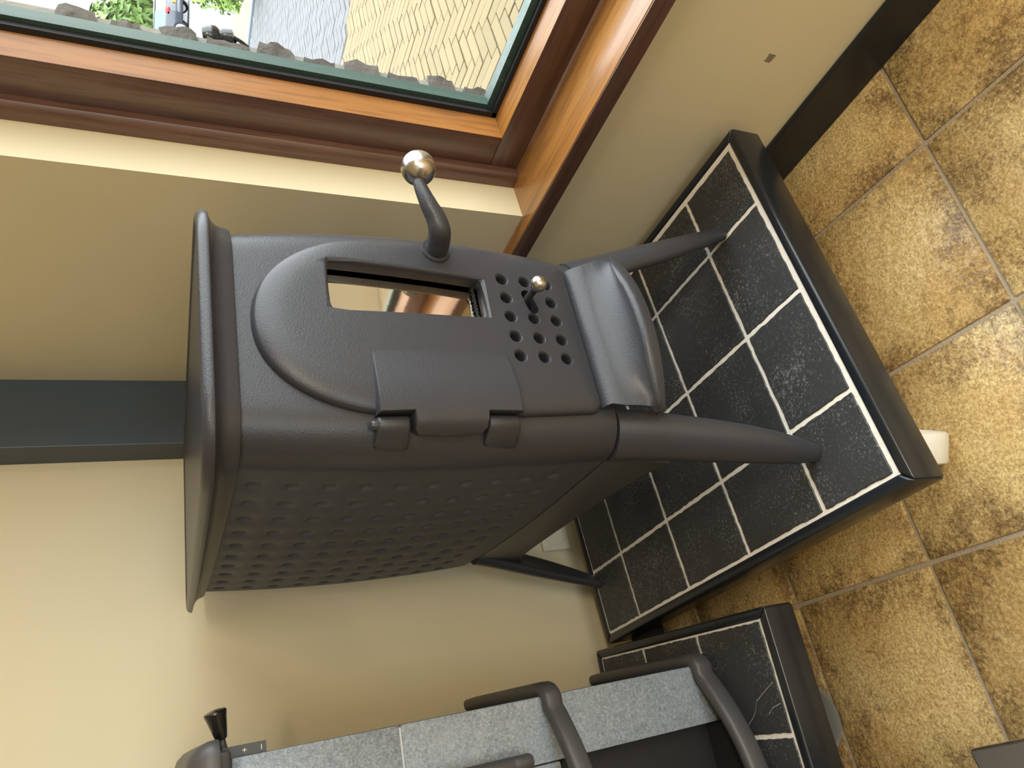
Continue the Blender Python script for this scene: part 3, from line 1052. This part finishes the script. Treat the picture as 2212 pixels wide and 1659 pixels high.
prof = [(-.012, ZT - .010), (.0012, ZT - .010), (.0075, ZT - .0085), (.0100, ZT - .003), (.0112, ZT + .004), (.0135, ZT + .010), (.0180, ZT + .015), (.0240, ZT + .0185),
        (.0300, ZT + .0205), (.0325, ZT + .0215), (.0330, ZT + .0235), (.0322, ZT + .0290), (.0300, ZT + .0330), (.0265, ZT + .0355), (.0220, ZT + .0366), (.0180, ZT + .0360), (.0150, ZT + .0335), (-.01, ZT + .0330), (-.06, ZT + .0330)]
MB().grid([top_outline(o, z) for o, z in prof], close_u=True, cap1=True).build('top_plate', M['iron'], st, 35)

# door -----------------------------------------------------------------
DZ0, DW = 0.378, 0.147


def door_outline(n=200):
    """closed (s,z) outline of the arched door, counter-clockwise from bottom centre"""
    pts = []
    rc = .022
    right = [(t * (DW - .008 - rc) / 8, DZ0) for t in range(9)]
    cx, cz = DW - .008 - rc, DZ0 + rc
    right += [(cx + rc * math.sin(PI / 2 * k / 6), cz - rc * math.cos(PI / 2 * k / 6)) for k in range(1, 7)]
    for k in range(1, 15):
        z = cz + (0.69 - cz) * k / 14
        t = (z - cz) / (.69 - cz)
        right.append((DW - .008 + .009 * math.sin(PI * t * .75), z))
    xa = right[-1][0]
    for k in range(1, 23):
        a = PI / 2 * k / 22
        right.append((xa * max(0.0, math.cos(a)) ** (2 / 2.12), .69 + .192 * math.sin(a) ** (2 / 2.12)))
    left = [(-x, z) for x, z in right[1:-1]][::-1]
    return [Vector((x + .003, z)) for x, z in right + left]


DO = door_outline()
DC = Vector((.003, .60))


def dist_out(p):
    best = 9
    n = len(DO)
    for i in range(n):
        a, b = DO[i], DO[(i + 1) % n]; ab = b - a
        t = max(0, min(1, (p - a).dot(ab) / max(ab.length_squared, 1e-12)))
        best = min(best, (a + ab * t - p).length)
    return best


def door_t(p):
    d = dist_out(p); B = .042
    u = min(1.0, d / B)
    return .0045 + .0145 * math.sqrt(max(0, 1 - (1 - u) ** 2))


rows = [[S(p.x, p.y, -.004) for p in DO]]
ks = [1.0, .9985, .992, .98, .96, .935, .9, .86, .81, .75, .68, .6, .5, .4, .3, .2, .1, .03]
for k in ks:
    row = []
    for p in DO:
        q = DC + (p - DC) * k
        t = .0 if k == 1.0 else door_t(q)
        if k == .9985: t = .0038
        row.append(S(q.x, q.y, t))
    rows.append(row)
back_rows = []
for k in (.03, .3, .6, .85, 1.0):
    row = []
    for p in DO:
        q = DC + (p - DC) * k
        row.append(S(q.x, q.y, -.004))
    back_rows.append(row)
dm = MB()
dm.grid(back_rows[:-1] + rows, close_u=True, cap0=True, cap1=True)
door_me = dm.mesh('door', M['iron'], None)


def cutter(prof, p, seg=24):
    """lathe cutter along -normal at (s,z)"""
    base = S(p[0], p[1], .019); nrm = (S(p[0], p[1], .03) - S(p[0], p[1], .0)).normalized()
    return MB().lathe(prof, seg, align(base, nrm))


cut = MB()
hole_prof = [(.0078, -.05), (.0078, -.0075), (.0081, -.005), (.0088, -.003), (.0099, -.0012), (.0118, 0.0002), (.0118, .012)]
HS = [.0875, .0525, .0185, -.017, -.051]; HZ = [.509, .468, .4275]
for zi, hz in enumerate(HZ):
    for si, hs in enumerate(HS):
        if (zi, si) == (1, 1): continue
        c = cutter(hole_prof, (hs, hz)); cut.add(c.v, c.f)
# slot for the air lever
sl = []
for t in range(24):
    a = 2 * PI * t / 24
    ex = .012 if math.cos(a) > 0 else -.012
    sl.append((.0495 + ex + .0095 * math.cos(a), .4685 + ex * .25 + .0095 * math.sin(a)))
cut.grid([[S(s, z, -.03) for s, z in sl], [S(s, z, .04) for s, z in sl]], close_u=True, cap0=True, cap1=True)
# window
WIN = [(.012, .546), (.0845, .543), (.1005, .780), (.013, .783)]


def win_poly(ins):
    """rounded, slightly inset polygon"""
    pts = []
    n = 4
    for i in range(4):
        p = Vector(WIN[i]); a = (Vector(WIN[i - 1]) - p).normalized(); b = (Vector(WIN[(i + 1) % 4]) - p).normalized()
        r = .006
        c = p + (a + b) * r
        c0 = p + (a + b) * ins
        for k in range(5):
            t = k / 4
            q = (p + a * r) * (1 - t) ** 2 + p * 2 * t * (1 - t) + (p + b * r) * t ** 2
            pts.append(q + (a + b) * ins)
    # densify long sides so the cut follows the bulge
    out = []
    for i, p in enumerate(pts):
        q = pts[(i + 1) % len(pts)]
        L_ = (q - p).length; m_ = max(1, int(L_ / .02))
        for k in range(m_): out.append(p + (q - p) * k / m_)
    return out


rws = []
for ins, o in ((.0028, -.03), (.0028, .010), (.0018, .0145), (.0, .0172), (-.0028, .0188), (-.0035, .05)):
    rws.append([S(p.x, p.y, o) for p in win_poly(ins)])
cut.grid(rws, close_u=True, cap0=True, cap1=True)
cut_me = cut.mesh('door_cutter', None)
dobj = link('door', door_me, st)
cobj = link('door_cutter', cut_me)
cobj.parent = st
md = dobj.modifiers.new('cut', 'BOOLEAN'); md.operation = 'DIFFERENCE'; md.object = cobj; md.solver = 'EXACT'; md.use_self = True; md.use_hole_tolerant = True
bpy.context.view_layer.update()
dg = bpy.context.evaluated_depsgraph_get()
new_me = bpy.data.meshes.new_from_object(dobj.evaluated_get(dg))
dobj.modifiers.clear(); dobj.data = new_me
bpy.data.objects.remove(cobj)
new_me.materials.clear(); new_me.materials.append(M['iron'])
new_me.shade_smooth(); new_me.set_sharp_from_angle(angle=math.radians(38))
wn = dobj.modifiers.new('weighted', 'WEIGHTED_NORMAL'); wn.keep_sharp = True; wn.weight = 80
door = dobj
# what lies behind the openings
bm_ = MB()
hp_ = [(-.075, .395), (.115, .395), (.115, .53), (-.075, .53)]
bm_.grid([[S(-.10 + .235 * i / 10, .385 + .140 * j / 6, -.0050) for i in range(11)] for j in range(7)])
bm_.build('hole_shade_plate', M['matte_black'], door)  # black sheet added so the air holes read as dark inside
gb = MB()
gb.grid([[S(-.020 + .155 * i / 8, .528 + .275 * j / 12, -.0105) for i in range(9)] for j in range(13)])
gb.build('door_glass', M['stove_glass'], door, 60)
# woven rope seal showing along the bottom of the glass
rp = MB()
for i in range(30):
    s = .014 + .070 * i / 29
    p = S(s, .5520 + .0012 * math.sin(i * 2.4), -.0070)
    rp.lathe([(.0002, -.0026), (.0022, -.0016), (.003, 0), (.0022, .0016), (.0002, .0026)], 8, align(p, (math.sin(i), -.4, math.cos(i * 1.7))))
rp.build('rope_seal', M['matte_black'], door, 50)

# hinge strap on the door
HP = [(-.030, .725), (-.036, .7330), (-.060, .7345), (-.085, .7355), (-.110, .7365), (-.1425, .7375), (-.1425, .6915), (-.160, .690), (-.166, .684), (-.1685, .64), (-.166, .594), (-.160, .588),
      (-.1435, .586), (-.1435, .532), (-.110, .5295), (-.080, .5290), (-.055, .5295), (-.036, .532), (-.030, .540), (-.026, .63)]
HC = Vector((-.103, .636))
hp2_ = []
for i, p in enumerate(HP):
    p = Vector(p); q = Vector(HP[(i + 1) % len(HP)])
    m_ = max(1, int((q - p).length / .008))
    for k in range(m_): hp2_.append(p + (q - p) * k / m_)


def strap_o(q):
    t = max(0.0, min(1.0, (-.035 - q.x) / .09))
    o = .0178 + .0125 * t * t * (3 - 2 * t)
    if q.x < -.150: o -= 0.55 * (abs(q.x) - .150) ** 1.5 / .0185 ** .5 * 1.6
    return o


rws = [[S(p.x, p.y, -.001) for p in hp2_]]
for k, dr in ((1.0, .004), (.994, .0012), (.982, .0), (.95, 0), (.88, 0), (.75, 0), (.55, 0), (.3, 0), (.05, 0)):
    rws.append([S((HC + (p - HC) * k).x, (HC + (p - HC) * k).y, strap_o(HC + (p - HC) * k) - dr) for p in hp2_])
MB().grid(rws, close_u=True, cap1=True).build('hinge_strap', M['iron'], door, 42)


def lug(z0, z1):
    """rounded hinge lug cast on the body: cross-section in (s, offset), run along z"""
    sec = [(-.1445, .001), (-.1440, .012), (-.1462, .0175), (-.1500, .0202), (-.1545, .0205), (-.160, .0185), (-.168, .0135), (-.176, .0075), (-.184, .0015), (-.184, -.004), (-.1445, -.004)]
    rws = []
    for t, sh_ in ((0, .72), (.04, .92), (.1, 1.0), (.5, 1.0), (.9, 1.0), (.96, .92), (1, .72)):
        z = z0 + (z1 - z0) * t
        cs, co = -.160, .004
        flare = (1 - t) * .004
        rws.append([S(cs + (s - cs) * (sh_ ** .5) - (flare if s < -.17 else 0), z, co + (o - co) * sh_) for s, o in sec])
    return MB().grid(rws, close_u=True, cap0=True, cap1=True)


l1 = lug(.6945, .7385).build('hinge_lug', M['iron'], st, 50)
l2 = lug(.5335, .5835).build('hinge_lug', M['iron'], st, 50)
pp = S(-.1535, .74, .012)
MB().lathe([(.0065, -.004), (.0068, .0015), (.0064, .0045), (.0058, .0056), (.0042, .0062), (.0005, .0064)], 18, align(pp, (0, 0, 1))).build('hinge_pin', M['iron'], l1, 35)

# door handle: boss, washer, cranked arm and steel ball
hb = S(.128, .613, .0185); hn = (S(.128, .613, .05) - S(.128, .613, 0)).normalized()
hn = (hn + Vector((0, -.5, 0))).normalized()
MB().lathe([(.022, -.012), (.0225, .002), (.0215, .0042), (.0185, .0048), (.012, .0048)], 30, align(hb, hn)).build('handle_washer', M['iron'], door, 35)
hpts = [hb + hn * -.004, hb + hn * .010, hb + hn * .022 + Vector((.002, 0, .001)), Vector((.133, -.425, .6185)), Vector((.147, -.434, .624)), Vector((.163, -.440, .633)), Vector((.178, -.4435, .639)), Vector((.195, -.446, .644)), Vector((.205, -.4475, .645)), Vector((.214, -.4488, .645))]


hP, hR = spline(hpts, [.0172, .0172, .0172, .0165, .0150, .0132, .0115, .0098, .0090, .0086])
MB().tube(hP, hR, 20).build('door_handle', M['iron'], door, 60)


def ball(c, r, mat, name, par, axis=(1, 0, .1), seg=32):
    pr = [(r * math.sin(PI * k / 18) + 1e-5, -r * math.cos(PI * k / 18)) for k in range(19)]
    o = MB().lathe(pr, seg).build(name, mat, par, 80)
    o.matrix_local = align(c, axis)
    return o


ball(Vector((.2275, -.450, .643)), .0262, M['ball_steel'], 'handle_ball', door)
# air control
a0 = S(.055, .4715, .004); a1 = Vector((.0475, -.4205, .4765))
MB().tube([a0, a1], .0058, 14).build('air_lever', M['iron'], door, 60)
ball(a1 + (a1 - a0).normalized() * .006, .0128, M['ball_steel'], 'lever_knob', door, (a1 - a0))

# ash lip
LW = 21
rws = []
for i in range(LW):
    u = -1 + 2 * i / (LW - 1)
    yf_ = -.434 + .046 * abs(u) ** 2.2
    xb, xm, xf_ = .127 * u, .133 * u, .148 * u
    e = abs(u) ** 4
    zc = .317 - .012 * e
    h = abs(u) ** 5
    zc -= .006 * h
    top = [(xb, -.345, .380), (xb, -.364, .3765), (xb, -.372, .369), (xm, -.3775, .355 - .006 * e), (xm * .8 + xf_ * .2, -.383 * .97 + yf_ * .03, .341 - .008 * e), (xm * .6 + xf_ * .4, -.386 * .75 + yf_ * .25, .3285 - .008 * e),
           (xm * .4 + xf_ * .6, -.386 * .45 + yf_ * .55, zc + .0035), (xf_ * .8 + xm * .2, -.386 * .2 + yf_ * .8, zc + .0012), (xf_, yf_ + .008, zc + .0012), (xf_, yf_ + .004, zc - .0008), (xf_, yf_ + .001, zc - .005), (xf_, yf_, zc - .010)]
    k_ = 1 - h
    bot = []
    nt_ = len(top)
    for q, (x, y, z) in enumerate(top[::-1][:-1]):
        w_ = 1.0 if q else .75
        bot.append((x, y + .0035 + (.004 if 2 < q < 6 else 0), z - .004 - .015 * k_ * w_))
    sec = top + bot
    rws.append([Vector((x, y, z)) for x, y, z in sec])
MB().grid(rws, close_u=True, cap0=True, cap1=True).build('ash_lip', M['iron'], st, 62)


# legs: curved plates across the body corners, splayed outwards
def leg(sx, sy):
    path = [((.158, .318), .346, .082, .034), ((.164, .329), .30, .080, .034), ((.180, .344), .22, .075, .031), ((.198, .359), .13, .066, .028), ((.213, .369), .06, .052, .025), ((.223, .375), .015, .039, .023), ((.226, .377), .001, .033, .021)]
    if sy > 0: path = [((p[0][0] - .018 * (1 - p[1] / .352) * 0 - .02 * (p[1] / .352), p[0][1] + .012), p[1], p[2], p[3]) for p in path]
    P, Q, Z, T = [], [], [], []
    pts = [Vector((p[0][0] * sx + (.017 * (1 - p[1] / .352) if sx > 0 else 0), p[0][1] * sy, p[1])) for p in path]
    d = Vector((sx * .66, sy * .75, 0)).normalized(); t = Vector((-d.y, d.x, 0))
    rws = []
    up, _ = spline(pts, [0] * len(pts), 4)
    ww, _ = spline([Vector((p[2], p[3], 0)) for p in path], [0] * len(path), 4)
    for c, w in zip(up, ww):
        row = []
        for k in range(20):
            a = 2 * PI * k / 20; cx, cy = math.cos(a), math.sin(a)
            cx = math.copysign(abs(cx) ** .62, cx); cy = math.copysign(abs(cy) ** .7, cy)
            bow = -.012 * (cx * cx) * (w.x / .1)      # follows the rounded corner
            row.append(c + t * (cx * w.x / 2) + d * (cy * w.y / 2 + bow))
        rws.append(row)
    return MB().grid(rws, close_u=True, cap0=True, cap1=True)


for sx in (-1, 1):
    for sy in (-1, 1):
        leg(sx, sy).build('leg', M['iron'], st, 50)
# short dark spacers between the body and legs and skirts
sp_ = [(-(hw(ZB) * side_f(y) - .012), y) for y in (-.26, -.1, .1, .25, .33)]
spc = sp_ + [(-x, y) for x, y in sp_[::-1]] + [(.135, -.325), (-.135, -.325)]
MB().prism(spc, 2, ZB - .006, ZB + .004).build('spacer', M['matte_black'], st)
# arched side skirts between the legs
for sg in (-1, 1):
    rws = []
    for k in range(25):
        y = -.275 + .61 * k / 24
        u = (k / 12 - 1)
        zl = .262 - .026 * u * u - .02 * u ** 8
        x = hw(ZB) * side_f(y) - .004
        rws.append([(sg * (x + .001), y, ZB - .004), (sg * (x + .010), y, zl + .004), (sg * (x + .007), y, zl), (sg * (x - .004), y, zl), (sg * (x - .012), y, ZB - .004)])
    MB().grid(rws, close_u=True, cap0=True, cap1=True).build('side_skirt', M['iron2'], st, 50)
MB().box(-.13, .13, .345, .357, .25, ZB - .003).build('back_skirt', M['iron2'], st, 40, .003)

# ------------------------------------------------------------------ soapstone stove at the left
s2 = empty('soapstone_stove', (O2.x, O2.y, 0.239), R2)
tag(s2, 'grey soapstone clad stove with rounded iron hoops, cut off by the frame', 'stove')
z_ = lambda z: z - .239
XR = -.073; XL = -.55; YF = .19; YBk = .585; XC = (XR + XL) / 2
# steel carcass
MB().box(XL + .03, XR - .025, YF + .03, YBk, z_(.2415), z_(1.125)).build('carcass', M['matte_black'], s2)


def stone(x0, x1, y0, y1, z0, z1, name='stone_panel'):
    return MB().box(x0, x1, y0, y1, z_(z0), z_(z1)).build(name, M['soapstone'], s2, 40, .003, 2)


stone(-.1775, XR, YF, YF + .032, .2415, .8715)
stone(XL, -.446, YF, YF + .032, .2415, .8715)
stone(-.4445, -.179, YF + .001, YF + .03, .60, .8715)
stone(XL, XR, YF, YF + .032, .8745, 1.128)
MB().box(XL + .004, XR - .004, YF + .0025, YF + .03, z_(.868), z_(.878)).build('lit_stone_joint', M['joint'], s2)
M['side_stone'] = M['soapstone']
for x0, x1 in ((XR - .03, XR - .0012), (XL + .0012, XL + .03)):
    MB().box(x0, x1, YF + .033, YBk + .004, z_(.27), z_(.8715)).build('side_stone', M['soapstone'], s2, 40, .002)
    MB().box(x0, x1, YF + .033, YBk + .004, z_(.8745), z_(1.128)).build('side_stone', M['soapstone'], s2, 40, .002)
# log niche below, dark
nb = MB()
nb.box(-.446, -.18, YF + .028, YF + .0295, z_(.2415), z_(.585))
nb.box(-.446, -.18, YF - .06, YF + .028, z_(.2415), z_(.262))
nb.build('niche_back', M['matte_black'], s2)


def hoop(name, zc, hh, yend):
    pts = []
    yfr_ = YF - .012
    half = []
    n = 14
    for k in range(n + 1):
        u = k / n                      # 0 centre .. 1 corner
        x = XC + (XR + .010 - .03 - XC) * u
        y = yfr_ - .085 * (1 - u * u)
        half.append(Vector((x, y, z_(zc))))
    # corner
    xc, yc = XR + .010 - .022, yfr_ + .024
    cor = [Vector((xc + .022 * math.sin(a), yc - .026 * math.cos(a), z_(zc))) for a in (.35, .7, 1.05, 1.35)]
    side = [Vector((XR + .010, yfr_ + .03 + (yend - yfr_ - .03) * t, z_(zc))) for t in (0, .1, .3, .6, .85, .97, 1.0)]
    right = half + cor + side
    left = [Vector((2 * XC - p.x, p.y, p.z)) for p in right[1:]][::-1]
    P = left + right
    r = [(.0135, hh / 2)] * len(P)
    for i, f in ((0, .55), (1, .9), (-1, .55), (-2, .9)): r[i] = (.0135 * f, hh / 2 * f)
    MB().tube(P, r, 16, (0, 0, 1), 3.0).build(name, M['iron2'], s2, 50)


hoop('base_hoop', .268, .042, .60)
hoop('middle_hoop', .602, .036, .58)
# upright door handle rod
MB().tube([(-.166, YF - .030, z_(.668)), (-.166, YF - .030, z_(.672)), (-.166, YF - .030, z_(.70)), (-.166, YF - .030, z_(.702)), (-.166, YF - .030, z_(.704)), (-.166, YF - .030, z_(.92))], [.010, .0125, .0125, .0118, .0125, .0125], 18).build('door_handle', M['iron2'], s2, 40)
MB().tube([(-.166, YF - .030, z_(.90)), (-.166, YF + .01, z_(.90))], .007, 10).build('handle_post', M['iron2'], s2, 50)
# top casting
capp = []
for x0, o in ((0, 0),):
    pass
def capring(ins, z, r=.02):
    x0, x1, y0, y1 = XL - .028 + ins, XR + .028 - ins, YF - .10 + ins, YBk + .01
    pts = []
    for cx, cy, a0 in ((x1 - r, y0 + r, -PI / 2), (x1 - r, y1 - r, 0), (x0 + r, y1 - r, PI / 2), (x0 + r, y0 + r, PI)):
        for k in range(5):
            a = a0 + PI / 2 * k / 4
            pts.append((cx + r * math.cos(a), cy + r * math.sin(a), z_(z)))
    return pts


MB().grid([capring(.012, 1.150), capring(.001, 1.150), capring(0, 1.153), capring(.001, 1.164), capring(.006, 1.177), capring(.016, 1.188), capring(.028, 1.193), capring(.05, 1.194)], close_u=True, cap0=True, cap1=True).build('top_casting', M['iron2'], s2, 40)
MB().box(XL + .01, XR + .012, YF - .012, YBk - .01, z_(1.1285), z_(1.150)).build('neck', M['iron2'], s2, 40, .006, 3)
# air regulator on the side: scale plate and black knob
RX = -.0735
rg = empty('air_regulator', (0, 0, 0), 0, s2)
yp = .20
MB().box(RX, RX + .0165, yp, yp + .0025, z_(1.077), z_(1.139)).build('scale_plate', M['dark_plate'], rg)
zt_ = lambda z: z_(z)
yq = yp - .0004
cxm = RX + .0085
MB().box(cxm - .0028, cxm + .0028, yq, yq + .0005, zt_(1.1077), zt_(1.1086)).box(cxm - .0005, cxm + .0005, yq - .0001, yq + .0005, zt_(1.1052), zt_(1.1111)).build('plus_mark', M['ivory'], rg)
MB().box(cxm - .0036, cxm + .0036, yq, yq + .0005, zt_(1.0835), zt_(1.0845)).build('minus_mark', M['ivory'], rg)
MB().prism([(cxm - .005, zt_(1.1300)), (cxm + .003, zt_(1.1324)), (cxm - .005, zt_(1.1352))], 1, yq, yq + .0005).build('arrow_mark', M['ivory'], rg)
k0 = Vector((RX + .008, yp + .012, z_(1.134))); k1 = Vector((RX + .050, yp + .004, z_(1.1435))); kd = (k1 - k0).normalized()
MB().tube([k0 - kd * .01, k0 + kd * .030], .0052, 12).build('lever_rod', M['iron2'], rg, 60)
MB().lathe([(.0075, 0), (.0085, .001), (.0118, .016), (.0148, .031), (.0168, .0385), (.0156, .041), (.006, .0432)], 22, align(k0 + kd * .022, kd)).build('lever_knob', M['bakelite'], rg, 35)

# ------------------------------------------------------------------ wall socket behind the black stove
so = empty('wall_socket', (0.602, RY1 + 0.0139, 0.257), WR)
tag(so, 'cream square wall socket behind the legs of the black stove', 'socket')
MB().box(-.041, .041, -.012, 0, -.041, .041).build('cover_plate', M['socket'], so, 40, .004, 3)
rng = []
for r, y in ((.030, -.0118), (.0285, -.0135), (.0265, -.0135), (.0255, -.0125)):
    rng.append((r, -y))
MB().lathe([(.0305, .0115), (.030, .0140), (.0275, .0145), (.0265, .0135)], 28, align((0, 0, 0), (0, -1, 0)), cap=False).build('insert_ring', M['socket'], so, 40)
MB().lathe([(.0268, .0120), (.0001, .0119)], 28, align((0, 0, 0), (0, -1, 0)), cap=False).build('insert_face', M['socket'], so, 40)

# ------------------------------------------------------------------ brushed steel box in the lower corner
sb = empty('steel_box', (-0.31, 0.44, 0))
tag(sb, 'brushed steel box with rounded rim on the floor, at the bottom edge', 'box')
bx0, bx1, by0, by1, bz = -.25, .243, -.34, .312, .30
MB().box(bx0 + .006, bx1 - .006, by0 + .006, by1 - .006, .0, bz - .002).build('body', M['steel'], sb, 40, .004)
mb = MB()
mb.box(bx0, bx1, by0, by1, bz - .018, bz)
mb.build('lid', M['steel'], sb, 40, .005, 3)

# ------------------------------------------------------------------ frames of the added fill lights (out of frame)
PL = ['over the floor in front of the stoves', 'farther left over the room', 'nearer the added rear window']
for k, (x, y, w_) in enumerate(FILL_PANELS):
    t = empty('fill_panel', (x, y, RZ1))
    tag(t, 'white ceiling frame of an added fill light ' + PL[k], 'lamp', 'added fill lights')
    mb = MB()
    for x0, x1, y0, y1 in ((-.6, .6, -.325, -.28), (-.6, .6, .28, .325), (-.6, -.555, -.28, .28), (.555, .6, -.28, .28)):
        mb.box(x0, x1, y0, y1, -.06, 0)
    mb.build('fill_panel_frame', M['white_plastic'], t)
